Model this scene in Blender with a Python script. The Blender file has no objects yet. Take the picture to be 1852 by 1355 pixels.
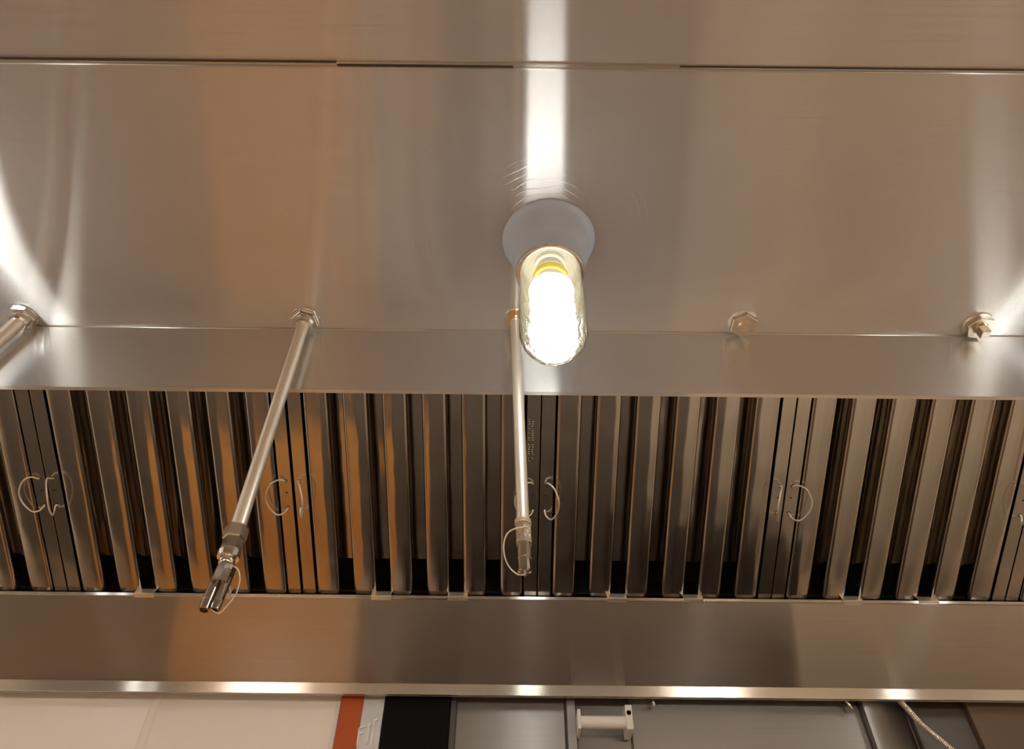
import bpy, bmesh, math, random
from mathutils import Vector, Matrix, Euler

random.seed(7)
sc = bpy.context.scene
COL = sc.collection
PI = math.pi

# ------------------------------------------------------------------ camera
EYE = Vector((0.0, 0.0, 1.62))
PITCH = math.radians(47.4)
ROLL = math.radians(0.60)
FPX = 1300.0
cam_data = bpy.data.cameras.new('camera')
cam_data.sensor_fit = 'HORIZONTAL'
cam_data.sensor_width = 36.0
cam_data.lens = 36.0 * FPX / 1852.0
cam_data.clip_start = 0.02
cam = bpy.data.objects.new('camera', cam_data)
COL.objects.link(cam)
cam.matrix_world = (Matrix.Translation(EYE) @ Matrix.Rotation(PI / 2 + PITCH, 4, 'X')
                    @ Matrix.Rotation(ROLL, 4, 'Z'))
sc.camera = cam
CM = cam.matrix_world.to_3x3()

def ray(px, py):
    return (CM @ Vector((px - 926.0, 677.5 - py, -FPX))).normalized()
def on_z(px, py, z):
    d = ray(px, py); return EYE + d * ((z - EYE.z) / d.z)
def on_y(px, py, y):
    d = ray(px, py); return EYE + d * ((y - EYE.y) / d.y)

# ------------------------------------------------------------------ world, exposure
world = bpy.data.worlds.new('world'); sc.world = world
world.use_nodes = True
bg = world.node_tree.nodes['Background']
bg.inputs[0].default_value = (1.0, 0.8, 0.6, 1); bg.inputs[1].default_value = 0.05
sc.view_settings.view_transform = 'Standard'
sc.view_settings.look = 'None'
sc.view_settings.exposure = 1.12
sc.view_settings.gamma = 1.0
sc.view_settings.use_curve_mapping = False
sc.cycles.max_bounces = 10
sc.cycles.glossy_bounces = 7
sc.cycles.diffuse_bounces = 3
sc.cycles.transparent_max_bounces = 12
sc.cycles.sample_clamp_indirect = 4.0
sc.cycles.caustics_refractive = False
sc.cycles.blur_glossy = 0.3

BULB_POWER = 8.5
PANEL_POWER = 22.0

# ------------------------------------------------------------------ helpers
def tag(o, label=None, cat=None, group=None, kind=None):
    if label: o['label'] = label
    if cat: o['category'] = cat
    if group: o['group'] = group
    if kind: o['kind'] = kind
    return o

def thing(name, label, cat, loc=(0, 0, 0), rot=(0, 0, 0), group=None):
    o = bpy.data.objects.new(name, None)
    COL.objects.link(o)
    o.empty_display_size = 0.02
    o.location = loc; o.rotation_euler = rot
    return tag(o, label, cat, group)

def obj(name, bm, mat, parent=None, smooth=False, shift=None, auto=None):
    """link the bmesh as ONE mesh object; shift = world point that becomes its origin"""
    if shift is not None:
        bmesh.ops.translate(bm, verts=bm.verts, vec=-Vector(shift))
    bmesh.ops.recalc_face_normals(bm, faces=bm.faces)
    me = bpy.data.meshes.new(name)
    bm.to_mesh(me); bm.free()
    if mat: me.materials.append(mat)
    if smooth:
        for p in me.polygons: p.use_smooth = True
        if auto is not None:
            me.set_sharp_from_angle(angle=math.radians(auto))
    o = bpy.data.objects.new(name, me)
    COL.objects.link(o)
    if parent is not None: o.parent = parent
    return o

def dup(root):
    r = root.copy(); COL.objects.link(r)
    for ch in list(root.children):
        c = ch.copy(); COL.objects.link(c); c.parent = r
        for g in list(ch.children):
            d = g.copy(); COL.objects.link(d); d.parent = c
    return r

def NB(): return bmesh.new()

def box(bm, x0, x1, y0, y1, z0, z1, bev=0.0):
    v = [bm.verts.new((x, y, z)) for x in (x0, x1) for y in (y0, y1) for z in (z0, z1)]
    fs = [(0, 1, 3, 2), (4, 6, 7, 5), (0, 4, 5, 1), (2, 3, 7, 6), (0, 2, 6, 4), (1, 5, 7, 3)]
    faces = [bm.faces.new([v[i] for i in f]) for f in fs]
    if bev > 0:
        es = set()
        for f in faces: es.update(f.edges)
        bmesh.ops.bevel(bm, geom=list(es), offset=bev, segments=2, profile=0.5, affect='EDGES')

def lathe(bm, prof, segs=32, M=None, phase=0.0, cap=True):
    M = M or Matrix.Identity(4)
    rings = []
    for r, z in prof:
        if r < 1e-6:
            rings.append([bm.verts.new(M @ Vector((0, 0, z)))])
        else:
            rings.append([bm.verts.new(M @ Vector((r * math.cos(2 * PI * i / segs + phase), r * math.sin(2 * PI * i / segs + phase), z))) for i in range(segs)])
    for a, b in zip(rings, rings[1:]):
        for i in range(segs):
            j = (i + 1) % segs
            if len(a) == 1 and len(b) == 1: continue
            if len(a) == 1: bm.faces.new((a[0], b[i], b[j]))
            elif len(b) == 1: bm.faces.new((a[i], b[0], a[j]))
            else: bm.faces.new((a[i], b[i], b[j], a[j]))
    if cap:
        for rg in (rings[0], rings[-1]):
            if len(rg) > 2: bm.faces.new(rg)

def tube(bm, pts, r, segs=8, closed=False):
    pts = [Vector(p) for p in pts]
    n = len(pts); rings = []
    prev = None
    for i, p in enumerate(pts):
        if closed: t = pts[(i + 1) % n] - pts[i - 1]
        else: t = pts[min(i + 1, n - 1)] - pts[max(i - 1, 0)]
        t.normalize()
        if prev is None:
            a = Vector((0, 0, 1)) if abs(t.z) < 0.9 else Vector((1, 0, 0))
            u = t.cross(a).normalized()
        else:
            u = (prev - t * prev.dot(t)).normalized()
        prev = u
        w = t.cross(u)
        rr = r[i] if isinstance(r, (list, tuple)) else r
        rings.append([bm.verts.new(p + (u * math.cos(2 * PI * k / segs) + w * math.sin(2 * PI * k / segs)) * rr) for k in range(segs)])
    m = n if closed else n - 1
    for i in range(m):
        a, b = rings[i], rings[(i + 1) % n]
        for k in range(segs):
            l = (k + 1) % segs
            bm.faces.new((a[k], b[k], b[l], a[l]))
    if not closed:
        bm.faces.new(rings[0]); bm.faces.new(rings[-1])

def spline(ctrl, n=10):
    """Catmull-Rom through ctrl points"""
    c = [Vector(p) for p in ctrl]
    c = [c[0] * 2 - c[1]] + c + [c[-1] * 2 - c[-2]]
    out = []
    for i in range(1, len(c) - 2):
        for k in range(n):
            t = k / n
            p0, p1, p2, p3 = c[i - 1], c[i], c[i + 1], c[i + 2]
            out.append(0.5 * ((2 * p1) + (p2 - p0) * t + (2 * p0 - 5 * p1 + 4 * p2 - p3) * t * t + (3 * p1 - p0 - 3 * p2 + p3) * t ** 3))
    out.append(c[-2])
    return out

def prism_x(bm, prof, x0, x1, closed=True):
    """extrude a (y,z) outline along x"""
    a = [bm.verts.new((x0, y, z)) for y, z in prof]
    b = [bm.verts.new((x1, y, z)) for y, z in prof]
    n = len(prof)
    for i in range(n if closed else n - 1):
        j = (i + 1) % n
        bm.faces.new((a[i], a[j], b[j], b[i]))
    if closed:
        bm.faces.new(a); bm.faces.new(b)

def plate(bm, prof, thick, x0, x1):
    """sheet metal of real thickness following an open (y,z) polyline"""
    P = [Vector((0, y, z)) for y, z in prof]
    off = []
    for i, p in enumerate(P):
        ns = []
        if i > 0: d = (P[i] - P[i - 1]).normalized(); ns.append(Vector((0, -d.z, d.y)))
        if i < len(P) - 1: d = (P[i + 1] - P[i]).normalized(); ns.append(Vector((0, -d.z, d.y)))
        nn = sum(ns, Vector()).normalized()
        off.append(p + nn * thick / max(0.3, nn.dot(ns[0])))
    prism_x(bm, [(p.y, p.z) for p in P] + [(p.y, p.z) for p in reversed(off)], x0, x1)

# ------------------------------------------------------------------ materials
def newmat(name):
    m = bpy.data.materials.new(name); m.use_nodes = True
    nt = m.node_tree; nt.nodes.clear()
    out = nt.nodes.new('ShaderNodeOutputMaterial')
    return m, nt, out

def principled(name, col, rough=0.5, metal=0.0, bump=None, noise=None, spec=0.5):
    m, nt, out = newmat(name)
    b = nt.nodes.new('ShaderNodeBsdfPrincipled')
    b.inputs['Base Color'].default_value = (*col, 1)
    b.inputs['Roughness'].default_value = rough
    b.inputs['Metallic'].default_value = metal
    b.inputs['Specular IOR Level'].default_value = spec
    if noise or bump:
        tc = nt.nodes.new('ShaderNodeTexCoord')
        n = nt.nodes.new('ShaderNodeTexNoise')
        n.inputs['Scale'].default_value = (noise or bump)[0]
        n.inputs['Detail'].default_value = 5
        nt.links.new(tc.outputs['Object'], n.inputs['Vector'])
        if noise:
            mx = nt.nodes.new('ShaderNodeMix'); mx.data_type = 'RGBA'
            mx.inputs[6].default_value = (*col, 1); mx.inputs[7].default_value = (*noise[1], 1)
            nt.links.new(n.outputs['Fac'], mx.inputs[0])
            nt.links.new(mx.outputs[2], b.inputs['Base Color'])
        if bump:
            bp = nt.nodes.new('ShaderNodeBump')
            bp.inputs['Strength'].default_value = bump[1]; bp.inputs['Distance'].default_value = bump[2]
            nt.links.new(n.outputs['Fac'], bp.inputs['Height'])
            nt.links.new(bp.outputs[0], b.inputs['Normal'])
    nt.links.new(b.outputs[0], out.inputs[0])
    return m

def steel(name, col, rough, aniso, grain=(6, 900), wave=(1.5, 0.004), haze=0.25, haze_rough=0.5, scratch=0.0, lamp_glow=0.0, tangent=(1, 0, 0)):
    """brushed stainless: grain runs along world x, an anisotropic lobe plus a softer one"""
    m, nt, out = newmat(name)
    N = nt.nodes.new; L = nt.links.new
    geo = N('ShaderNodeNewGeometry')
    mp = N('ShaderNodeMapping'); mp.inputs['Scale'].default_value = (grain[0], grain[1], grain[1])
    L(geo.outputs['Position'], mp.inputs[0])
    n1 = N('ShaderNodeTexNoise'); n1.inputs['Scale'].default_value = 1.0; n1.inputs['Detail'].default_value = 3
    L(mp.outputs[0], n1.inputs['Vector'])
    n2 = N('ShaderNodeTexNoise'); n2.inputs['Scale'].default_value = wave[0]; n2.inputs['Detail'].default_value = 1.0
    L(geo.outputs['Position'], n2.inputs['Vector'])
    b2 = N('ShaderNodeBump'); b2.inputs['Strength'].default_value = 1.0; b2.inputs['Distance'].default_value = wave[1]
    L(n2.outputs['Fac'], b2.inputs['Height'])
    nrm = b2.outputs[0]
    # grain shifts the tone a little
    cr = N('ShaderNodeMapRange'); cr.inputs['From Min'].default_value = 0.3; cr.inputs['From Max'].default_value = 0.7
    cr.inputs['To Min'].default_value = 0.0; cr.inputs['To Max'].default_value = 1.0
    L(n1.outputs['Fac'], cr.inputs['Value'])
    mx = N('ShaderNodeMix'); mx.data_type = 'RGBA'
    mx.inputs[6].default_value = (*[c * 0.94 for c in col], 1); mx.inputs[7].default_value = (*[min(1, c * 1.04) for c in col], 1)
    L(cr.outputs[0], mx.inputs[0])
    if scratch > 0:
        # short curved wipe scratches
        w = N('ShaderNodeTexWave'); w.wave_type = 'RINGS'; w.rings_direction = 'Z'
        w.inputs['Scale'].default_value = 26; w.inputs['Distortion'].default_value = 5; w.inputs['Detail'].default_value = 4
        mw = N('ShaderNodeMapping'); mw.inputs['Location'].default_value = (-0.05, -0.62, 0)
        L(geo.outputs['Position'], mw.inputs[0]); L(mw.outputs[0], w.inputs['Vector'])
        nm = N('ShaderNodeTexNoise'); nm.inputs['Scale'].default_value = 9
        L(geo.outputs['Position'], nm.inputs['Vector'])
        th = N('ShaderNodeMapRange'); th.inputs['From Min'].default_value = 0.93; th.inputs['From Max'].default_value = 1.0
        L(w.outputs['Fac'], th.inputs['Value'])
        t2 = N('ShaderNodeMapRange'); t2.inputs['From Min'].default_value = 0.6; t2.inputs['From Max'].default_value = 0.75
        L(nm.outputs['Fac'], t2.inputs['Value'])
        vd = N('ShaderNodeVectorMath'); vd.operation = 'DISTANCE'
        L(geo.outputs['Position'], vd.inputs[0]); vd.inputs[1].default_value = (0.05, 0.62, 2.62)
        t3 = N('ShaderNodeMapRange'); t3.inputs['From Min'].default_value = 0.30; t3.inputs['From Max'].default_value = 0.12
        L(vd.outputs['Value'], t3.inputs['Value'])
        m0 = N('ShaderNodeMath'); m0.operation = 'MULTIPLY'
        L(t2.outputs[0], m0.inputs[0]); L(t3.outputs[0], m0.inputs[1])
        t2 = m0
        mu = N('ShaderNodeMath'); mu.operation = 'MULTIPLY'
        L(th.outputs[0], mu.inputs[0]); L(t2.outputs[0], mu.inputs[1])
        b3 = N('ShaderNodeBump'); b3.inputs['Strength'].default_value = scratch; b3.inputs['Distance'].default_value = 0.0004
        L(mu.outputs[0], b3.inputs['Height']); L(nrm, b3.inputs['Normal'])
        nrm = b3.outputs[0]
    g = N('ShaderNodeBsdfAnisotropic'); g.distribution = 'GGX'
    g.inputs['Roughness'].default_value = rough; g.inputs['Anisotropy'].default_value = aniso
    cx = N('ShaderNodeCombineXYZ')
    for k in range(3): cx.inputs[k].default_value = tangent[k]
    L(cx.outputs[0], g.inputs['Tangent']); L(nrm, g.inputs['Normal']); L(mx.outputs[2], g.inputs['Color'])
    h = N('ShaderNodeBsdfAnisotropic'); h.distribution = 'GGX'
    h.inputs['Roughness'].default_value = haze_rough; h.inputs['Anisotropy'].default_value = 0
    L(nrm, h.inputs['Normal']); L(mx.outputs[2], h.inputs['Color'])
    ms = N('ShaderNodeMixShader'); ms.inputs[0].default_value = haze
    L(g.outputs[0], ms.inputs[1]); L(h.outputs[0], ms.inputs[2])
    last = ms.outputs[0]
    if lamp_glow > 0:
        # bluish diffuse share mixed in to imitate the glow around the lamp
        df = N('ShaderNodeBsdfDiffuse'); df.inputs['Color'].default_value = (0.62, 0.68, 0.74, 1)
        m2 = N('ShaderNodeMixShader'); m2.inputs[0].default_value = lamp_glow
        L(last, m2.inputs[1]); L(df.outputs[0], m2.inputs[2]); last = m2.outputs[0]
    L(last, out.inputs[0])
    return m

def emitter(name, col, strength):
    m, nt, out = newmat(name)
    e = nt.nodes.new('ShaderNodeEmission')
    e.inputs[0].default_value = (*col, 1); e.inputs[1].default_value = strength
    nt.links.new(e.outputs[0], out.inputs[0])
    return m

def glass(name):
    m, nt, out = newmat(name)
    t = nt.nodes.new('ShaderNodeBsdfTransparent'); t.inputs[0].default_value = (0.93, 0.95, 0.94, 1)
    g = nt.nodes.new('ShaderNodeBsdfGlossy'); g.inputs['Roughness'].default_value = 0.04
    tc = nt.nodes.new('ShaderNodeTexCoord')
    nz = nt.nodes.new('ShaderNodeTexNoise'); nz.inputs['Scale'].default_value = 45; nz.inputs['Distortion'].default_value = 1.5
    nt.links.new(tc.outputs['Object'], nz.inputs['Vector'])
    bp = nt.nodes.new('ShaderNodeBump'); bp.inputs['Strength'].default_value = 0.5; bp.inputs['Distance'].default_value = 0.003
    nt.links.new(nz.outputs['Fac'], bp.inputs['Height'])
    nt.links.new(bp.outputs[0], g.inputs['Normal'])
    f = nt.nodes.new('ShaderNodeLayerWeight'); f.inputs[0].default_value = 0.35
    nt.links.new(bp.outputs[0], f.inputs['Normal'])
    ms = nt.nodes.new('ShaderNodeMixShader')
    nt.links.new(f.outputs['Fresnel'], ms.inputs[0])
    nt.links.new(t.outputs[0], ms.inputs[1]); nt.links.new(g.outputs[0], ms.inputs[2])
    nt.links.new(ms.outputs[0], out.inputs[0])
    return m

STEEL = (0.76, 0.75, 0.735)
M_hood = steel('brushed_steel', STEEL, 0.25, 0.87, haze=0.12, haze_rough=0.6, lamp_glow=0.15, scratch=0.5)
M_band = steel('brushed_steel_band', (0.70, 0.68, 0.65), 0.22, 0.80, wave=(2.2, 0.003), haze=0.10, lamp_glow=0.08)
M_panel = steel('brushed_steel_panel', (0.56, 0.52, 0.475), 0.20, 0.80, wave=(2.2, 0.002), haze=0.03, haze_rough=0.4)
M_rim = steel('brushed_steel_rim', (0.66, 0.63, 0.58), 0.22, 0.75, wave=(3, 0.001), haze=0.1)
M_filter = steel('polished_filter_steel', (0.52, 0.475, 0.425), 0.13, 0.40, grain=(900, 6), wave=(11, 0.0022), haze=0.12, haze_rough=0.35)
M_filter_back = steel('dull_filter_steel', (0.26, 0.23, 0.20), 0.3, 0.0, grain=(200, 5), wave=(9, 0.002), haze=0.2)
M_dark = principled('plenum_shade_black', (0.012, 0.010, 0.008), 0.6)  # near-black imitates the shade inside the plenum and the handle holes
M_chrome = principled('chrome', (0.78, 0.76, 0.72), 0.10, 1.0, bump=(40, 0.15, 0.002))
M_bodychrome = principled('dark_polished_chrome', (0.50, 0.47, 0.42), 0.07, 1.0)
M_pipe = principled('chromed_pipe', (0.95, 0.90, 0.80), 0.38, 0.8)
M_hexcast = principled('cast_nickel', (0.70, 0.66, 0.58), 0.27, 1.0, bump=(300, 0.25, 0.0004))
M_wire = principled('steel_wire', (0.92, 0.88, 0.80), 0.32, 0.75)
M_tether = principled('pale_tether_wire', (0.75, 0.66, 0.52), 0.45, 0.6)
M_canopy = principled('grey_aluminium_with_glare', (0.55, 0.68, 0.90), 0.42, 0.0, bump=(60, 0.15, 0.002))  # grey lifted and blued to imitate the lamp's glare over it
M_ring = principled('fixture_ring', (0.80, 0.74, 0.62), 0.25, 1.0)
M_yellow = principled('yellow_collar', (0.90, 0.68, 0.08), 0.5)
M_ballast = principled('white_ballast', (0.88, 0.88, 0.86), 0.35)
M_socket = principled('socket_porcelain', (0.72, 0.66, 0.50), 0.4)
M_brass = principled('brass_ring', (0.80, 0.62, 0.38), 0.3, 1.0)
M_glow = emitter('lamp_tube_light', (1.0, 0.975, 0.94), BULB_POWER)
M_glass = glass('clear_jar_glass')
M_caulk = principled('seam_sealant', (0.05, 0.04, 0.03), 0.35)

# ------------------------------------------------------------------ key heights (z above floor)
E = EYE.z
ZC = E + 1.0            # hood ceiling
YF = 0.8145             # fold where the ceiling meets the back strip
ZFT = E + 0.843         # top edge of the filters
YB, ZFB = 1.1663, E + 0.675   # foot of the filters
ZR = E + 0.5217         # bottom rim of the hood
YFRONT = -0.55
HX = 2.3                # hood half length
YW = 1.336               # kitchen wall behind the hood

# ------------------------------------------------------------------ the room shell
M_wall = principled('cream_wall_paint', (0.62, 0.56, 0.48), 0.6, bump=(25, 0.1, 0.002))
M_floor = principled('brown_floor_tile', (0.22, 0.14, 0.09), 0.5, noise=(3, (0.30, 0.20, 0.13)))
M_ceil = principled('room_ceiling_paint', (0.55, 0.52, 0.47), 0.8)
def struct(name, x0, x1, y0, y1, z0, z1, m):
    b = NB(); box(b, x0, x1, y0, y1, z0, z1)
    return tag(obj(name, b, m), kind='structure')
RX, RY0, RZ = 3.4, -3.2, 3.2
struct('floor', -RX, RX, RY0, YW + 0.12, -0.1, 0.0, M_floor)
struct('ceiling', -RX, RX, RY0, YW + 0.12, RZ, RZ + 0.1, M_ceil)
struct('wall_back', -RX, RX, YW + 0.023, YW + 0.12, 0.0, RZ, M_wall)
struct('wall_front', -RX, RX, RY0 - 0.1, RY0, 0.0, RZ, M_wall)
struct('wall_left', -RX - 0.1, -RX, RY0, YW + 0.12, 0.0, RZ, M_wall)
struct('wall_right', RX, RX + 0.1, RY0, YW + 0.12, 0.0, RZ, M_wall)

# unseen ceiling panels, added on the aisle side to light the room
M_lightpanel = emitter('added_panel_diffuser', (1.0, 0.88, 0.72), PANEL_POWER)
M_white = principled('white_metal', (0.8, 0.8, 0.78), 0.4)
names = ['left end of the aisle', 'above the middle of the aisle', 'right end of the aisle']
for i, lx in enumerate((-2.0, 0.0, 2.0)):
    t = thing('added_ceiling_light', 'unseen flat warm ceiling light panel, added at the %s' % names[i], 'light', (lx, -1.9, RZ), group='added aisle light panels')
    b = NB(); box(b, -0.62, 0.62, -0.32, 0.32, -0.035, 0.0, 0.003); obj('frame', b, M_white, t)
    b = NB(); box(b, -0.58, 0.58, -0.28, 0.28, -0.039, -0.036); obj('diffuser', b, M_lightpanel, t)

# ------------------------------------------------------------------ exhaust hood
hood = thing('exhaust_hood', 'long brushed stainless steel kitchen exhaust hood seen from underneath', 'exhaust hood', (0, 0.3, ZR))
HS = hood.location.copy()
YS = on_z(926, 118, ZC).y        # seam across the ceiling panel
b = NB(); box(b, -HX, HX, YS, YF + 0.002, ZC, ZC + 0.003); obj('rear_ceiling_panel', b, M_hood, hood, shift=HS)
b = NB(); box(b, -HX, HX, YFRONT, YS - 0.0028, ZC - 0.0015, ZC + 0.003); obj('front_ceiling_panel', b, M_hood, hood, shift=HS)
# seam: a folded lip and a bead of sealant along part of it
b = NB(); plate(b, [(YS - 0.0045, ZC - 0.0015), (YS - 0.0035, ZC - 0.0038), (YS - 0.0010, ZC - 0.0040), (YS, ZC)], 0.001, -HX, HX)
obj('seam_lip', b, M_rim, hood, shift=HS)
xa, xb, xc = on_z(610, 114, ZC).x, on_z(928, 118, ZC).x, on_z(1228, 121, ZC).x
for x0, x1, dy in ((xa, xb, 0.0), (xc, HX, -0.003), (-HX, xa, -0.004)):
    b = NB(); box(b, x0, x1, YS - 0.0005 + dy, YS + 0.0022 + dy, ZC - 0.0046, ZC - 0.0002, 0.0006)
    obj('seam_sealant', b, M_caulk, hood, shift=HS)
b = NB(); tube(b, [(-HX, YS + 0.0040, ZC - 0.0008), (HX, YS + 0.0040, ZC - 0.0008)], 0.0011, 8)
obj('seam_bead', b, M_rim, hood, smooth=True, shift=HS)
# back strip above the filters: small folded radius at the top
b = NB()
plate(b, [(YF, ZC), (YF, ZFT + 0.001), (YF + 0.004, ZFT - 0.001)], -0.002, -HX, HX)
obj('plenum_strip', b, M_band, hood, shift=HS)
b = NB(); tube(b, [(-HX, YF - 0.001, ZC - 0.0016), (HX, YF - 0.001, ZC - 0.0016)], 0.0020, 10)
obj('fold_edge', b, M_rim, hood, smooth=True, shift=HS)
# plenum sheet behind the filters, its shade painted as near-black
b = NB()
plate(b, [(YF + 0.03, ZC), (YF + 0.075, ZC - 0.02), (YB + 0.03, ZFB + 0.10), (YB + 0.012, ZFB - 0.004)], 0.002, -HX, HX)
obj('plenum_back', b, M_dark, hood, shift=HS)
# grease trough lip, lower back panel, bottom rim
b = NB()
plate(b, [(YB - 0.002, ZFB + 0.001), (YB - 0.007, ZFB - 0.001), (YB - 0.0065, ZFB - 0.004), (YB + 0.002, ZFB - 0.005)], -0.0012, -HX, HX)
obj('trough_lip', b, M_rim, hood, shift=HS)
YP = YB - 0.004
YR = YP + 0.135                     # the lower panel leans away towards the wall
ZRT = on_y(926, 1237, YR).z
zk = on_y(926, 1258, YR + 0.003).z
yr2 = YR + 0.009
b = NB(); plate(b, [(YP, ZFB - 0.004), (YR, ZRT)], -0.002, -HX, HX); obj('lower_back_panel', b, M_panel, hood, shift=HS)
b = NB(); plate(b, [(YR - 0.0005, ZRT), (YR, ZRT - 0.001), (YR + 0.003, zk), (YR + 0.006, zk - 0.0005), (yr2, zk + 0.0015), (yr2, ZRT + 0.03)], 0.002, -HX, HX)
obj('bottom_rim', b, M_rim, hood, shift=HS)
b = NB(); box(b, -HX, HX, yr2 + 0.001, yr2 + 0.003, zk, ZC + 0.05); obj('hood_back', b, M_band, hood, shift=HS)
# front face and ends of the canopy
b = NB(); plate(b, [(YFRONT, ZC), (YFRONT, ZR), (YFRONT + 0.04, ZR + 0.004), (YFRONT + 0.04, ZR + 0.03)], -0.002, -HX, HX)
obj('front_panel', b, M_band, hood, shift=HS)
for s in (-1, 1):
    b = NB(); box(b, s * HX - 0.002, s * HX + 0.002, YFRONT - 0.002, yr2 + 0.003, zk, ZC + 0.003)
    obj('end_panel', b, M_band, hood, shift=HS)

# ------------------------------------------------------------------ grease filters
FW, PITCHX, FL = 0.4170, 0.4195, math.hypot(YB - YF, ZFT - ZFB)
TH = PI - math.atan2(ZFT - ZFB, YB - YF)
LB = FL + 0.001

def lid(bm, hw, y0, y1, rc, depth, edge):
    """convex sheet channel with rounded lower corners, edges rolled back by depth"""
    def outline(ins):
        h, r, yb = hw - ins, max(rc - ins, 0.0012), y0 + ins
        pts = [(h, y1)]
        for k in range(9):
            a = -k * (PI / 2) / 8
            pts.append((h - r + r * math.cos(a), yb + r + r * math.sin(a)))
        for k in range(9):
            a = -PI / 2 - k * (PI / 2) / 8
            pts.append((-h + r + r * math.cos(a), yb + r + r * math.sin(a)))
        pts.append((-h, y1))
        return pts
    rings = []
    for ins, z in ((0, -depth), (0, -edge), (edge * 0.13, -edge * 0.5), (edge * 0.5, -edge * 0.13), (edge, 0)):
        rings.append([bm.verts.new((x, y, z)) for x, y in outline(ins)])
    for a, c in zip(rings, rings[1:]):
        for i in range(len(a) - 1):
            bm.faces.new((a[i], a[i + 1], c[i + 1], c[i]))
    # face of the channel slightly crowned: fill between mirrored points
    r = rings[-1]; n = len(r)
    for i in range(n // 2 - 1):
        bm.faces.new((r[i], r[i + 1], r[n - 2 - i], r[n - 1 - i]))

def hoop_pts(sgn):
    """wire handle, ends in the two holes, in the plane x-y reaching sgn*x"""
    R = 0.034
    return spline([(0, 0.0250, -0.006), (sgn * 0.001, 0.0255, 0.002), (sgn * 0.010, 0.0300, 0.004), (sgn * 0.024, 0.0240, 0.003),
                   (sgn * R, 0.004, 0.002), (sgn * 0.032, -0.016, 0.003), (sgn * 0.020, -0.0335, 0.004),
                   (sgn * 0.008, -0.033, 0.004), (sgn * 0.0005, -0.0255, 0.002), (0, -0.0250, -0.006)], 6)

def make_filter():
    t = thing('grease_filter', 'x', 'filter', (0, YB + 0.0018, ZFB + 0.0038), (TH, 0, 0), 'baffle grease filters')
    # frame: two side channels plus top and bottom back rails
    b = NB()
    h = FW / 2
    for s in (-1, 1):
        x0, x1 = sorted((s * h, s * (h - 0.0220)))
        box(b, x0, x1, 0.001, LB, -0.0015, 0.0, 0.0005)
        x0, x1 = sorted((s * h, s * (h - 0.0015)))
        box(b, x0, x1, 0.001, LB, -0.046, -0.0016)
    box(b, -h, h, LB - 0.003, LB, -0.046, -0.003)
    obj('frame', b, M_filter, t)
    b = NB(); box(b, -h, h, 0.0, 0.004, -0.046, -0.012); obj('bottom_rail', b, M_filter_back, t)
    px = 0.0653; hw = 0.0205
    bm0 = NB(); lid(bm0, hw, 0.0, LB, 0.009, 0.020, 0.0060)
    first = obj('baffle', bm0, M_filter, t, smooth=True, auto=50)
    xs = [(-2.5 + k) * px for k in range(6)]
    for k, x in enumerate(xs):
        o = first if k == 0 else first.copy()
        if k: COL.objects.link(o)
        o.parent = t; o.location = (x, 0, 0.0015)
    # rear baffles: shallow channels seen through the gaps
    b = NB()
    prof = [(-0.019, -0.010), (-0.0165, -0.012), (-0.0155, -0.026), (-0.0125, -0.0290), (0.0125, -0.0290), (0.0155, -0.026), (0.0165, -0.012), (0.019, -0.010)]
    A = [[b.verts.new((x, yy, z - 0.010)) for x, z in prof] for yy in (0.050, 0.053, LB)]
    for v in A[0]: v.co.z -= 0.003
    for q in range(2):
        for i in range(len(prof) - 1):
            b.faces.new((A[q][i], A[q][i + 1], A[q + 1][i + 1], A[q + 1][i]))
    rb = obj('rear_baffle', b, M_filter, t, smooth=True, auto=40)
    rx = [(-2 + k) * px for k in range(5)]
    for k, x in enumerate(rx):
        o = rb if k == 0 else rb.copy()
        if k: COL.objects.link(o)
        o.parent = t; o.location = (x, 0, 0)
    # two drain clips hooked over the trough lip
    for x in (-0.068, 0.068):
        b = NB()
        box(b, -0.0175, 0.0175, -0.0035, 0.0085, 0.0108, 0.0118, 0.0003)
        box(b, -0.0175, 0.0175, 0.0075, 0.0088, -0.002, 0.0108, 0.0003)
        box(b, -0.0175, 0.0175, -0.0050, -0.0036, 0.0090, 0.0118, 0.0003)
        c = obj('clip', b, M_wire, t); c.location = (x, 0, 0)
    # near-black discs as shaded holes, and wire handles, on both side strips
    for s in (-1, 1):
        for hy in (0.0250, -0.0250, 0.003):
            b = NB(); lathe(b, [(0.0, 0.0), (0.0024 if hy != 0.003 else 0.0014, 0.0)], 12, cap=False)
            lathe(b, [(0.0, 0.0003), (0.0026 if hy != 0.003 else 0.0015, 0.0003), (0.0026 if hy != 0.003 else 0.0015, 0.0)], 12, cap=False)
            o = obj('hole', b, M_dark, t); o.location = (s * (h - 0.0095), 0.200 + hy, 0.0002)
        b = NB(); tube(b, hoop_pts(-s), 0.0014, 8)
        o = obj('handle', b, M_wire, t, smooth=True); o.location = (s * (h - 0.0095), 0.200, 0.0)
    return t

seam_x = [-0.790 + PITCHX * k for k in range(-1, 6)]
proto = make_filter()
swings = [(60, 12), (72, 18), (66, 22), (48, 68), (24, 60), (40, 40)]
places = ['at the far left edge, wire handle loop showing at its right side',
          'behind the angled left spray nozzle pipe',
          'between the long left pipe and the pipe below the lamp',
          'just right of the lamp and its pipe',
          'at right below the two capped ceiling plugs',
          'cut off at the far right edge of the row']
for k in range(6):
    f = proto if k == 0 else dup(proto)
    f.location.x = (seam_x[k] + seam_x[k + 1]) / 2 - (0.0022 if k < 2 else 0)
    f['label'] = 'baffle grease filter ' + places[k]
    f['category'] = 'filter'
    hs = [c for c in f.children if c.name.startswith('handle')]
    hs.sort(key=lambda c: c.location.x)
    hs[0].rotation_euler = (0, math.radians(-swings[k][0]), 0)
    hs[1].rotation_euler = (0, math.radians(swings[k][1]), 0)
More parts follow.
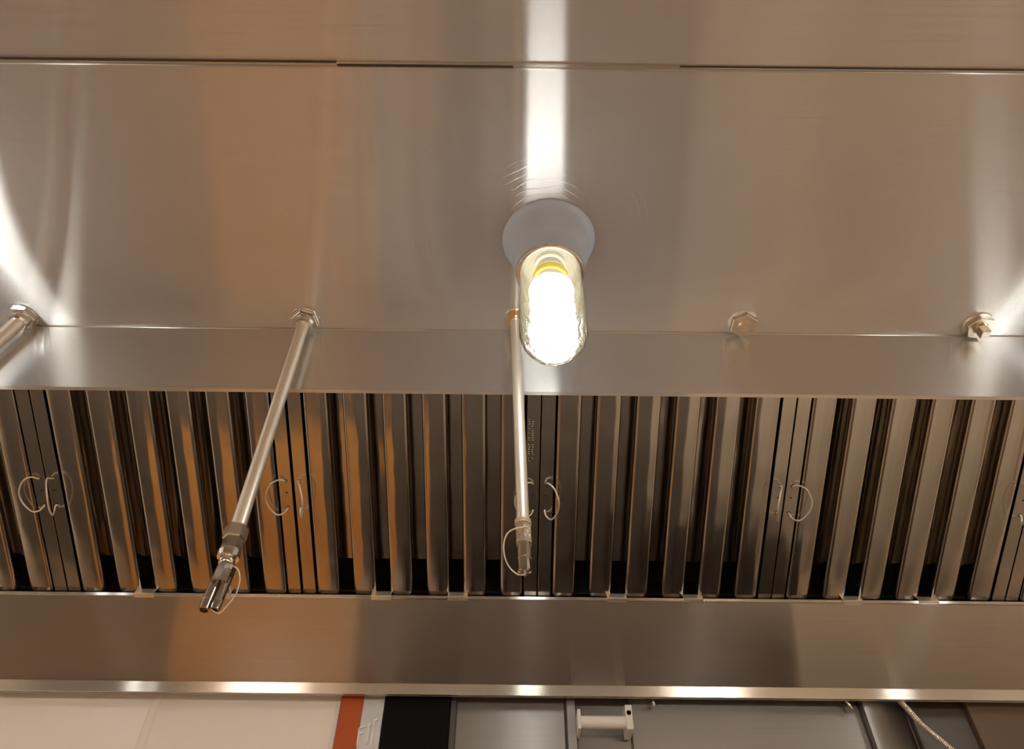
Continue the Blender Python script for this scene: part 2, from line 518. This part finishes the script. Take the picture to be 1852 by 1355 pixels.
# stamped maker's dots near the top of the right strip of the middle-left filter
mid = bpy.data.objects[[o.name for o in COL.objects if o.name.startswith('grease_filter')][2]]
b = NB()
for row, xx in enumerate((0.1905, 0.1965)):
    yy = LB - 0.045
    for k in range(14):
        if random.random() < 0.25: yy -= 0.004
        yy -= 0.0042
        lathe(b, [(0.0009, 0.0), (0.0006, 0.0005), (0.0, 0.0006)], 6, Matrix.Translation((xx + random.uniform(-0.0006, 0.0006), yy, 0.0)), cap=False)
obj('stamped_dots', b, M_wire, mid)

# ------------------------------------------------------------------ vapour-proof lamps
def make_lamp(loc, label):
    t = thing('hood_light', label, 'light', loc, group='jelly jar lamps under the hood')
    # grey canopy: flange, stepped bell, neck
    b = NB()
    lathe(b, [(0.0, 0.0), (0.0735, 0.0), (0.0742, -0.003), (0.0725, -0.0065), (0.0690, -0.009), (0.0655, -0.013),
              (0.0630, -0.030), (0.0605, -0.048), (0.0570, -0.060), (0.0555, -0.063), (0.0540, -0.080), (0.0525, -0.092), (0.0465, -0.0925), (0.0465, -0.067), (0.0, -0.067)], 64)
    obj('canopy', b, M_canopy, t, smooth=True, auto=35)
    b = NB(); lathe(b, [(0.0462, -0.0925), (0.0440, -0.080), (0.0400, -0.0685), (0.0, -0.0680)], 48, cap=False)
    obj('reflector', b, M_socket, t, smooth=True)
    b = NB()
    for z in (-0.0905, -0.0955):
        lathe(b, [(0.0460, z + 0.002), (0.0505, z + 0.002), (0.0520, z), (0.0505, z - 0.002), (0.0460, z - 0.002)], 64, cap=False)
    obj('ring', b, M_ring, t, smooth=True)
    b = NB()
    prof = [(0.0455, -0.094), (0.0462, -0.110), (0.0472, -0.160), (0.0476, -0.225)]
    for k in range(1, 13):
        a = k * PI / 24
        prof.append((0.0476 * math.cos(a), -0.232 - 0.050 * math.sin(a)))
    lathe(b, prof, 64, cap=False)
    obj('globe', b, M_glass, t, smooth=True)
    b = NB()
    lathe(b, [(0.024, -0.068), (0.024, -0.078), (0.0205, -0.080), (0.0205, -0.086), (0.023, -0.088), (0.023, -0.094), (0.020, -0.096), (0.0205, -0.104), (0.0, -0.104)], 32)
    obj('socket', b, M_socket, t, smooth=True, auto=30)
    b = NB(); lathe(b, [(0.018, -0.100), (0.0255, -0.1005), (0.0268, -0.104), (0.0262, -0.114), (0.0, -0.114)], 40)
    bulb = obj('bulb', b, M_yellow, t, smooth=True, auto=40)
    bulb['label'] = 'yellow collar of the spiral bulb'
    b = NB(); lathe(b, [(0.0235, -0.114), (0.0245, -0.120), (0.0330, -0.136), (0.0340, -0.142), (0.0325, -0.150), (0.0, -0.152)], 40)
    obj('ballast', b, M_ballast, bulb, smooth=True, auto=40)
    pts = []
    turns = 3.6
    for k in range(int(turns * 22) + 1):
        a = 2 * PI * k / 22
        u = k / (turns * 22)
        r = 0.0245 if u < 0.86 else 0.0245 * (1 - (u - 0.86) / 0.14 * 0.75)
        pts.append((r * math.cos(a), r * math.sin(a), -0.158 - 0.100 * u))
    b = NB(); tube(b, pts, 0.0085, 10)
    obj('spiral_tube', b, M_glow, bulb, smooth=True)
    return t
LC = on_z(992, 434, ZC)
lamp = make_lamp(LC, 'lit jelly jar lamp with spiral bulb hanging from the middle of the hood ceiling')
for dx, lab in ((-1.055, 'lit jelly jar lamp left of the framed one, under the hood'), (1.0, 'lit jelly jar lamp right of the framed one, under the hood')):
    l2 = dup(lamp); l2.location.x += dx; l2['label'] = lab

# ------------------------------------------------------------------ spray nozzles and plugs
def hexM(x, y, z, rot=0): return Matrix.Translation((x, y, z)) @ Matrix.Rotation(rot, 4, 'Z')

def flange_fitting(t, rot, big=True):
    b = NB()
    lathe(b, [(0.0, 0.0), (0.0245, 0.0), (0.0255, -0.0012), (0.0250, -0.0028), (0.0, -0.0028)], 40)
    obj('washer', b, M_chrome, t, smooth=True, auto=40)
    b = NB()
    lathe(b, [(0.0, -0.0028), (0.0235, -0.0028), (0.0240, -0.004), (0.0240, -0.0095), (0.0225, -0.0110), (0.0, -0.0110)], 6, phase=rot)
    obj('hex_nut', b, M_chrome, t)
    b = NB()
    lathe(b, [(0.0, -0.011), (0.0165, -0.011), (0.0170, -0.013), (0.0160, -0.019), (0.0135, -0.023), (0.0, -0.023)], 12, phase=rot)
    obj('collar', b, M_chrome, t)

def pipe_seg(t, p0, p1, r):
    b = NB()
    tube(b, [p0, p1], r, 24)
    obj('pipe', b, M_pipe, t, smooth=True, auto=50)

def at_end(d):
    """matrix whose -z points along d"""
    d = Vector(d).normalized()
    return Vector((0, 0, -1)).rotation_difference(d).to_matrix().to_4x4()

# left-hand long nozzle
P0 = on_z(553, 576, ZC)
P1 = on_y(430, 955, P0.y - 0.002)
t = thing('spray_nozzle', 'chrome fire suppression nozzle on a long slanting pipe, left of the lamp', 'spray nozzle', P0, group='fire suppression nozzles')
flange_fitting(t, 0.35)
e = P1 - P0
pipe_seg(t, (0, 0, -0.020), e, 0.0100)
A = Matrix.Translation(e) @ at_end(e)
b = NB(); lathe(b, [(0.0, 0.002), (0.0120, 0.002), (0.0152, -0.001), (0.0152, -0.0175), (0.0130, -0.019), (0.0, -0.019)], 6, A, phase=0.25); obj('hex_nut', b, M_hexcast, t)
b = NB(); lathe(b, [(0.0, -0.019), (0.0130, -0.019), (0.0130, -0.038), (0.0, -0.038)], 6, A, phase=0.25); nb = obj('nozzle_body', b, M_bodychrome, t)
b = NB(); lathe(b, [(0.0, -0.036), (0.0138, -0.036), (0.0145, -0.039), (0.0138, -0.046), (0.0, -0.046)], 14, A); obj('knurled_ring', b, M_chrome, nb)
b = NB(); lathe(b, [(0.0, -0.046), (0.010, -0.046)] + [(0.0105 * math.cos(a), -0.052 - 0.0095 * math.sin(a)) for a in [k * PI / 10 for k in range(0, 6)]] , 24, A); obj('swivel_ball', b, M_chrome, nb, smooth=True)
q0 = on_y(411, 1024, P0.y - 0.004) - P0
q1 = on_y(378, 1104, P0.y - 0.012) - P0
D = (q1 - q0); L_ = D.length
B = Matrix.Translation(q0) @ at_end(D)
b = NB()
lathe(b, [(0.0, 0.002), (0.0105, 0.0), (0.0122, -0.006), (0.0122, -L_ * 0.45), (0.0, -L_ * 0.45)], 8, B, phase=0.2)
for s, rr in ((-1, 0.0068), (1, 0.0060)):
    lathe(b, [(0.0, -L_ * 0.30), (rr, -L_ * 0.30), (rr, -L_ * 0.78), (rr * 1.07, -L_ * 0.79), (rr * 1.07, -L_ * 0.80), (rr, -L_ * 0.81), (rr, -L_), (rr * 0.7, -L_), (rr * 0.7, -L_ + 0.006), (0.0, -L_ + 0.006)], 20, B @ Matrix.Translation((s * 0.0062, 0, 0)))
tip = obj('nozzle_tip', b, principled('dark_chrome', (0.42, 0.38, 0.33), 0.16, 1.0), t, smooth=True, auto=35)
def wy(px, py, dy): return on_y(px, py, P0.y + dy) - P0
b = NB(); tube(b, spline([wy(418, 1022, -0.016), wy(430, 1030, -0.012), wy(434, 1046, -0.008), wy(431, 1062, -0.006), wy(426, 1076, -0.008), wy(414, 1092, -0.014), wy(399, 1108, -0.020), wy(390, 1108, -0.020), wy(382, 1103, -0.014)], 8), 0.0009, 6)
obj('tether_wire', b, M_tether, t, smooth=True)

# nozzle below the lamp with the stamped hexagon
P0c = on_z(932, 573, ZC)
P1c = on_y(946, 950, P0c.y)
t = thing('spray_nozzle', 'chrome fire suppression nozzle hanging straight down beside the lit lamp, stamped 245', 'spray nozzle', P0c, group='fire suppression nozzles')
b = NB(); lathe(b, [(0.0, 0.0), (0.019, 0.0), (0.0195, -0.0015), (0.018, -0.0028), (0.0, -0.0028)], 32); obj('washer', b, M_chrome, t, smooth=True, auto=40)
b = NB(); lathe(b, [(0.0, -0.0028), (0.0125, -0.0028), (0.0125, -0.007), (0.0, -0.007)], 6, phase=0.5); obj('hex_nut', b, M_brass, t)
b = NB(); lathe(b, [(0.0, -0.007), (0.0100, -0.007), (0.0112, -0.010), (0.0105, -0.017), (0.0, -0.017)], 24); obj('collar', b, M_brass, t, smooth=True, auto=40)
e = P1c - P0c
pipe_seg(t, (0, 0, -0.016), e, 0.0086)
A = Matrix.Translation(e) @ at_end(e)
HL = 0.030
b = NB(); lathe(b, [(0.0, 0.0), (0.0092, 0.0), (0.0112, -0.002), (0.0112, -HL), (0.0, -HL)], 6, A, phase=PI / 6 + 0.03); hx = obj('hex_nut', b, M_hexcast, t)
b = NB(); lathe(b, [(0.0, -HL), (0.0088, -HL), (0.0088, -0.050), (0.0092, -0.0505), (0.0092, -0.0515), (0.0088, -0.052), (0.0088, -0.068), (0.006, -0.070), (0.0, -0.070)], 14, A, phase=0.1); nb = obj('nozzle_body', b, M_bodychrome, t)
b = NB(); lathe(b, [(0.0, -0.070), (0.0022, -0.070), (0.0022, -0.0745), (0.0, -0.0755)], 10, A); obj('tip', b, M_chrome, nb, smooth=True, auto=40)
# raised figures on the facet towards the aisle
txt = bpy.data.curves.new('raised_figures', 'FONT'); txt.body = '245'; txt.size = 0.0125; txt.extrude = 0.0004
txt.align_x = 'CENTER'; txt.align_y = 'CENTER'
txo = bpy.data.objects.new('tmp', txt); COL.objects.link(txo)
bpy.context.view_layer.update()
me = bpy.data.meshes.new_from_object(txo)
bpy.data.objects.remove(txo)
# facet normals sit at multiples of 60 deg from phase+30
fa = -PI / 2 + 0.03 + PI / 6
ap = 0.0112 * math.cos(PI / 6) + 0.0001
nrm = Vector((math.cos(fa), math.sin(fa), 0))
up = Vector((0, 0, 1))
tx = up; ty = nrm.cross(tx)
Rm = Matrix((tx, ty, nrm)).transposed().to_4x4()
me.transform(A @ Matrix.Translation(nrm * ap + Vector((0, 0, -HL / 2))) @ Rm)
me.materials.clear(); me.materials.append(M_wire)
o = bpy.data.objects.new('raised_figures', me); COL.objects.link(o); o.parent = hx
# tether wire wound round the pipe and looping to the tip
pts = []
for k in range(3 * 14):
    a = 2 * PI * k / 14 + 2.2
    pts.append(A @ Vector((0.0103 * math.cos(a), 0.0103 * math.sin(a), 0.007 - k * 0.00018)))
def wc(px, py, dy): return on_y(px, py, P0c.y + dy) - P0c
pts += spline([wc(952, 953, -0.012), wc(930, 957, -0.013), wc(917, 966, -0.010), wc(911, 985, -0.008), wc(913, 1008, -0.008), wc(922, 1027, -0.008), wc(936, 1039, -0.007), wc(949, 1040, -0.003)], 8)
b = NB(); tube(b, pts, 0.0010, 6); obj('tether_wire', b, M_tether, t, smooth=True)

# leftmost pipe, running out of the picture
P0l = on_z(43, 571, ZC)
P1l = on_y(0 - 150, 745, P0l.y)
t = thing('spray_nozzle', 'chrome fire suppression pipe at the far left, running out of the picture', 'spray nozzle', P0l, group='fire suppression nozzles')
flange_fitting(t, 0.1)
e = P1l - P0l
pipe_seg(t, (0, 0, -0.020), e, 0.0122)
A = Matrix.Translation(e) @ at_end(e)
b = NB(); lathe(b, [(0.0, 0.002), (0.0120, 0.002), (0.0152, -0.001), (0.0152, -0.0175), (0.0130, -0.019), (0.0, -0.019)], 6, A); obj('hex_nut', b, M_hexcast, t)
b = NB(); lathe(b, [(0.0, -0.019), (0.0120, -0.019), (0.0120, -0.055), (0.008, -0.058), (0.0, -0.058)], 12, A); obj('nozzle_body', b, M_chrome, t)

# hexagonal plugs at right
for px, py, rot, lab, sq in ((1343, 582, 0.55, 'hexagonal chrome plug on the hood ceiling nearer the lamp, its rim brightly lit', 0.3),
                             (1768, 586, 0.15, 'hexagonal steel plug with a square end at the right of the hood ceiling', 0.7)):
    p = on_z(px, py, ZC)
    t = thing('ceiling_plug', lab, 'plug', p, group='capped ceiling plugs')
    b = NB(); lathe(b, [(0.0, 0.0), (0.0245, 0.0), (0.0252, -0.0014), (0.0245, -0.0028), (0.0, -0.0028)], 40); obj('washer', b, M_wire, t, smooth=True, auto=40)
    b = NB(); lathe(b, [(0.0, -0.0028), (0.0246, -0.0028), (0.0250, -0.004), (0.0250, -0.0125), (0.0238, -0.0138), (0.0, -0.0138)], 6, phase=rot); obj('hex_nut', b, M_hexcast, t)
    b = NB()
    lathe(b, [(0.0, -0.0138), (0.0125, -0.0138), (0.0120, -0.018), (0.0, -0.018)], 24)
    lathe(b, [(0.0, -0.018), (0.0105, -0.018), (0.0105, -0.030), (0.0095, -0.031), (0.0, -0.031)], 4, phase=sq)
    obj('square_end', b, M_hexcast, t)

# ------------------------------------------------------------------ what hangs on the kitchen wall below the rim
M_frp = principled('white_wall_sheet', (0.76, 0.73, 0.69), 0.3, noise=(2, (0.82, 0.79, 0.75)))
M_orange = principled('orange_paint', (0.42, 0.075, 0.008), 0.5)
M_black = principled('black_board', (0.004, 0.004, 0.004), 0.7, spec=0.1)
M_steelwall = steel('wall_steel', (0.33, 0.315, 0.30), 0.34, 0.3, wave=(7, 0.003), haze=0.4)
M_foil = principled('embossed_foil', (0.72, 0.75, 0.78), 0.40, 0.6, bump=(30, 0.5, 0.004))
M_letters = principled('bright_foil_edges', (0.92, 0.93, 0.92), 0.35, 0.2)
M_darksteel = principled('grey_trim', (0.11, 0.10, 0.09), 0.4, 0.6)
M_brown = principled('brown_side_panel', (0.13, 0.085, 0.055), 0.4)
M_plastic = principled('white_plastic', (0.72, 0.70, 0.68), 0.35)
M_rust = principled('rusty_screw', (0.55, 0.32, 0.15), 0.7)
ZB0, ZB1 = 0.95, 2.6
def wx(px, y=YW, py=1300): return on_y(px, py, y).x
def wall_piece(name, px0, px1, y0, y1, m, label, cat, z0=ZB0, z1=ZB1, bev=0.0015):
    x0, x1 = wx(px0, y0), wx(px1, y0)
    c = Vector(((x0 + x1) / 2, y1, z0))
    b = NB(); box(b, x0, x1, y0, y1, z0, z1, bev)
    o = obj(name, b, m, None, shift=c); o.location = c
    return tag(o, label, cat)
YE = YW + 0.02
# white sheet in two halves meeting in a raised joint
x0, xj, x1 = -2.4, wx(272, YW), wx(606, YW)
b = NB(); box(b, x0, xj - 0.002, YW, YE, ZB0, ZB1, 0.001)
o = obj('wall_sheet', b, M_frp, shift=(x0, YE, ZB0)); o.location = (x0, YE, ZB0); tag(o, 'white plastic wall sheet below the rim, left of the joint', 'wall panel')
b = NB(); box(b, xj + 0.002, x1, YW, YE, ZB0, ZB1, 0.001)
o = obj('wall_sheet', b, M_frp, shift=(xj, YE, ZB0)); o.location = (xj, YE, ZB0); tag(o, 'white plastic wall sheet between the joint and the orange strip', 'wall panel')
b = NB(); lathe(b, [(0.0, ZB0), (0.011, ZB0), (0.011, ZB1), (0.0, ZB1)], 16, Matrix.Translation((xj, YE - 0.014, 0)) @ Matrix.Diagonal((1.4, 0.7, 1, 1)))
o = obj('joint_strip', b, M_frp, smooth=True, auto=40, shift=(xj, YE, ZB0)); o.location = (xj, YE, ZB0); tag(o, 'rounded white joint strip between the two white wall sheets', 'strip')
wall_piece('corner_strip', 603, 612, YW - 0.002, YE, M_plastic, 'thin pale edge strip between white sheet and orange strip', 'strip', bev=0.002)
wall_piece('orange_strip', 612, 652, YW - 0.012, YE, M_orange, 'bright orange upright strip below the rim, next to the embossed foil', 'strip')
f = wall_piece('foil_strip', 652, 692, YW - 0.010, YE, M_foil, 'silvery foil covered strip with embossed letters beside the black board', 'strip')
# embossed letters, tilted
b = NB()
def bar(px0, py0, px1, py1, w):
    a = on_y(px0, py0, YW - 0.0125); c = on_y(px1, py1, YW - 0.0125)
    tube(b, [a, (a + c) / 2, c], w, 8)
for seg in ((649, 1318, 661, 1313), (650, 1328, 658, 1325), (650, 1318, 646, 1350),
            (665, 1312, 672, 1309), (668, 1312, 663, 1346),
            (676, 1304, 684, 1300), (678, 1304, 670, 1352), (670, 1352, 677, 1349)):
    bar(*seg, 0.0019)
o = obj('embossed_letters', b, M_letters, f, smooth=True, shift=f.location)
wall_piece('black_board', 692, 813, YW - 0.015, YE, M_black, 'plain black upright board between the foil strip and steel sheets', 'board')
wall_piece('grey_trim', 813, 824, YW - 0.010, YE, M_darksteel, 'narrow grey upright trim right of the black board', 'trim')
wall_piece('steel_sheet', 824, 1022, YW, YE, M_steelwall, 'stainless wall sheet between grey trim and roller channel', 'wall panel')
wall_piece('edge_trim', 1022, 1025, YW - 0.004, YE, M_darksteel, 'thin dark joint line left of the roller channel', 'trim')
wall_piece('steel_post', 1025, 1042, YW - 0.012, YE, M_steelwall, 'narrow bright steel post left of the white roller', 'post')
wall_piece('steel_channel', 1042, 1140, YW + 0.010, YE, M_steelwall, 'recessed steel channel behind the white roller', 'channel')
wall_piece('steel_sheet', 1140, 1560, YW, YE, M_steelwall, 'wide scuffed stainless wall sheet right of the white roller', 'wall panel')
# white roller on two brackets
pc = on_y(1092, 1307, YW - 0.035)
t = thing('paper_roller', 'white cylindrical roller held by two brackets on the steel wall', 'roller', pc)
xl, xr = on_y(1050, 1307, YW - 0.035).x, on_y(1134, 1307, YW - 0.035).x
b = NB(); lathe(b, [(0.0, xl - pc.x), (0.0100, xl - pc.x), (0.0105, xl - pc.x + 0.003), (0.0105, xr - pc.x - 0.003), (0.0100, xr - pc.x), (0.0, xr - pc.x)], 32, Matrix.Rotation(PI / 2, 4, 'Y'))
obj('roll', b, M_plastic, t, smooth=True, auto=40)
for xx, w, h0, h1 in ((xl - pc.x - 0.003, 0.003, -0.016, 0.018), (xr - pc.x + 0.003, 0.006, -0.016, 0.026)):
    b = NB(); box(b, xx - w, xx + w, -0.013, 0.055 - 0.020, h0, h1, 0.0015)
    br = obj('bracket', b, M_plastic, t)
    if w > 0.004:
        b = NB(); lathe(b, [(0.0, 0.0), (0.0042, 0.0), (0.0034, -0.0015), (0.0, -0.0018)], 16, Matrix.Translation((xx, -0.013, 0.012)) @ Matrix.Rotation(-PI / 2, 4, 'X') @ Matrix.Rotation(PI, 4, 'X'))
        obj('screw', b, M_rust, br)
# small hooks
for px0, py0, px1, py1, lab in ((1179, 1258, 1183, 1278, 'small steel hook under the rim just right of the roller'),
                                (1528, 1262, 1541, 1283, 'small steel hook under the rim near the braided hose')):
    a = on_y(px0, py0, YW - 0.02); c = on_y(px1, py1, YW - 0.02)
    b = NB(); tube(b, [Vector((a.x - 0.012, YW, a.z + 0.004)), Vector((a.x - 0.010, YW - 0.02, a.z + 0.003)), a, (a + c) / 2, c], 0.0028, 8)
    o = obj('wall_hook', b, M_chrome, None, smooth=True, shift=a); o.location = a; tag(o, lab, 'hook', 'small wall hooks')
# rounded steel column, dark sheet, brown panel
xa_, xb_ = wx(1560), wx(1650)
b = NB()
n = 18
ring = [(xa_ + (xb_ - xa_) * k / n, YW - 0.0005 + (1 - math.cos(PI / 2 * k / n)) * 0.036) for k in range(n + 1)]
va = [b.verts.new((x, y - 0.018, ZB0)) for x, y in ring]; vb = [b.verts.new((x, y - 0.018, ZB1)) for x, y in ring]
for k in range(n): b.faces.new((va[k], va[k + 1], vb[k + 1], vb[k]))
va.append(b.verts.new((xa_, ring[-1][1] - 0.018, ZB0))); vb.append(b.verts.new((xa_, ring[-1][1] - 0.018, ZB1)))
b.faces.new((va[n], va[n + 1], vb[n + 1], vb[n])); b.faces.new((va[n + 1], va[0], vb[0], vb[n + 1])); b.faces.new(va); b.faces.new(vb)
o = obj('steel_column', b, M_steelwall, None, smooth=True, auto=40, shift=(xa_, YE, ZB0)); o.location = (xa_, YE, ZB0)
tag(o, 'rounded stainless column edge left of the braided hose', 'column')
wall_piece('dark_sheet', 1650, 1752, YW + 0.006, YE, M_darksteel, 'dark grey wall sheet behind the braided hose', 'wall panel')
wall_piece('brown_panel', 1758, 2150, YW - 0.006, YE, M_brown, 'brown side panel in the bottom right corner', 'wall panel')
# braided hose
pts = spline([on_y(1590, 1236, YW - 0.013), on_y(1628, 1268, YW - 0.02), on_y(1665, 1308, YW - 0.03), on_y(1700, 1338, YW - 0.032), on_y(1745, 1378, YW - 0.036), on_y(1790, 1440, YW - 0.05)], 60)
b = NB(); tube(b, pts, [0.0052 + 0.0007 * math.sin(k * 1.6) for k in range(len(pts))], 10)
o = obj('braided_hose', b, M_chrome, None, smooth=True, shift=pts[0]); o.location = pts[0]
tag(o, 'braided metal hose slanting down across the dark wall sheet', 'hose')

# ------------------------------------------------------------------ unseen cook line and aisle things, added to shape the hood's reflections
M_range = principled('range_top_steel', (0.50, 0.44, 0.37), 0.5, 0.0, noise=(5, (0.34, 0.30, 0.25)))
M_rangedark = principled('dark_range_steel', (0.10, 0.09, 0.08), 0.5, 0.0, noise=(5, (0.07, 0.06, 0.05)))  # kept dark so the hood reflects dark areas here
M_block = principled('orange_reflected_wood', (0.80, 0.43, 0.14), 0.5, noise=(6, (0.68, 0.35, 0.11)))  # for the unseen things added to give the orange reflection
M_sheet2 = principled('splashback_sheet', (0.40, 0.36, 0.32), 0.5)
M_shelfdark = principled('dark_shelving', (0.035, 0.03, 0.026), 0.6)
M_cream = principled('cream_tiles', (0.62, 0.50, 0.38), 0.5)
def solid(name, x0, x1, y0, y1, z0, z1, m, label, cat, bev=0.004):
    c = Vector(((x0 + x1) / 2, (y0 + y1) / 2, z0))
    b = NB(); box(b, x0, x1, y0, y1, z0, z1, bev)
    o = obj(name, b, m, None, shift=c); o.location = c
    return tag(o, label, cat)
solid('added_range', -2.2, -1.18, 0.34, 1.28, 0.0, 0.92, M_rangedark, 'unseen short dark cooking range added for reflections, left of the wooden cabinet', 'range', 0.01)  # this and the next two ranges are added for their reflected tones
solid('added_range', -0.53, 0.66, 0.34, 1.28, 0.0, 0.92, M_rangedark, 'unseen dark cooking range added for reflections, right beside the wooden cabinet', 'range', 0.01)
solid('added_range', 0.67, 2.2, 0.34, 1.28, 0.0, 0.92, M_range, 'unseen pale cooking range added for reflections at the right hand end', 'range', 0.01)
solid('added_dark_cabinet', -1.17, -0.54, 0.34, 0.78, 0.0, 0.94, M_rangedark, 'unseen dark low cabinet added in front of the wooden cabinet to limit the orange reflection', 'cabinet')  # added out of view to keep orange out of the upper filters
solid('added_orange_cabinet', -1.17, -0.54, 0.785, 1.28, 0.0, 0.98, M_block, 'unseen orange wood cabinet added for reflections between two dark ranges', 'cabinet')  # added out of view for the orange band reflected in the hood
solid('added_orange_board', -1.14, -0.53, 1.285, 1.318, 0.981, 2.00, M_block, 'unseen upright orange wood board added for reflections behind the wooden cabinet', 'board')  # carries the added orange reflection up the wall, out of view
solid('added_dark_stand', 0.46, 0.63, 1.06, 1.26, 0.921, 1.95, M_shelfdark, 'unseen dark stand added for reflections on the right half of the cooking range', 'stand')  # added out of view for the dark band reflected in the ceiling
solid('added_cream_board', 0.80, 0.98, 1.27, 1.30, 0.921, 1.95, M_cream, 'unseen narrow cream board added for reflections behind the right hand range', 'board')  # this and the next two boards are added for pale reflected bands
solid('added_cream_board', 1.55, 1.75, 1.27, 1.30, 0.921, 1.90, M_cream, 'unseen narrow cream board added for reflections at the right end of the range', 'board')
solid('added_cream_board', -1.45, -1.33, 1.27, 1.30, 0.921, 1.90, M_cream, 'unseen narrow cream board added for reflections behind the short left range', 'board')
solid('added_dark_shelving', -3.3, -2.45, RY0 + 0.01, RY0 + 0.5, 0.0, 2.3, M_shelfdark, 'unseen dark shelving unit added for reflections against the far aisle wall, left end', 'shelving')  # both shelving units are added out of view as dark reflections
solid('added_dark_shelving', -1.15, 0.95, RY0 + 0.01, RY0 + 0.5, 0.0, 1.75, M_shelfdark, 'unseen low dark shelving unit added for reflections in the middle of the far aisle wall', 'shelving')
b = NB(); box(b, -2.42, -1.18, RY0 + 0.001, RY0 + 0.05, 0.0, 1.85, 0.004)  # unseen orange door added for the lower panel's reflection
tag(obj('added_door_1', b, M_block), kind='structure')
b = NB(); box(b, 1.0, 3.3, RY0 + 0.001, RY0 + 0.02, 0.0, 1.85, 0.002)  # unseen cream sheet added to lighten the reflection at right
tag(obj('added_trim_1', b, M_cream), kind='structure')
M_walllight = emitter('added_wall_diffuser', (1.0, 0.88, 0.78), 50.0)  # unseen strip lamps added to brighten the wall and reflect in the rim
for x, lab in ((-1.8, 'unseen warm strip lamp added on the far aisle wall above the wooden door'), (1.46, 'unseen warm strip lamp added on the far aisle wall over the cream tiles')):
    t = thing('added_wall_light', lab, 'light', (x, RY0 + 0.10, 1.96), group='added aisle wall lamps')
    b = NB(); box(b, -0.30, 0.30, -0.098, 0.02, -0.07, 0.07, 0.004); obj('housing', b, M_white, t)
    b = NB(); box(b, -0.27, 0.27, 0.021, 0.035, -0.055, 0.055, 0.003); obj('diffuser', b, M_walllight, t)
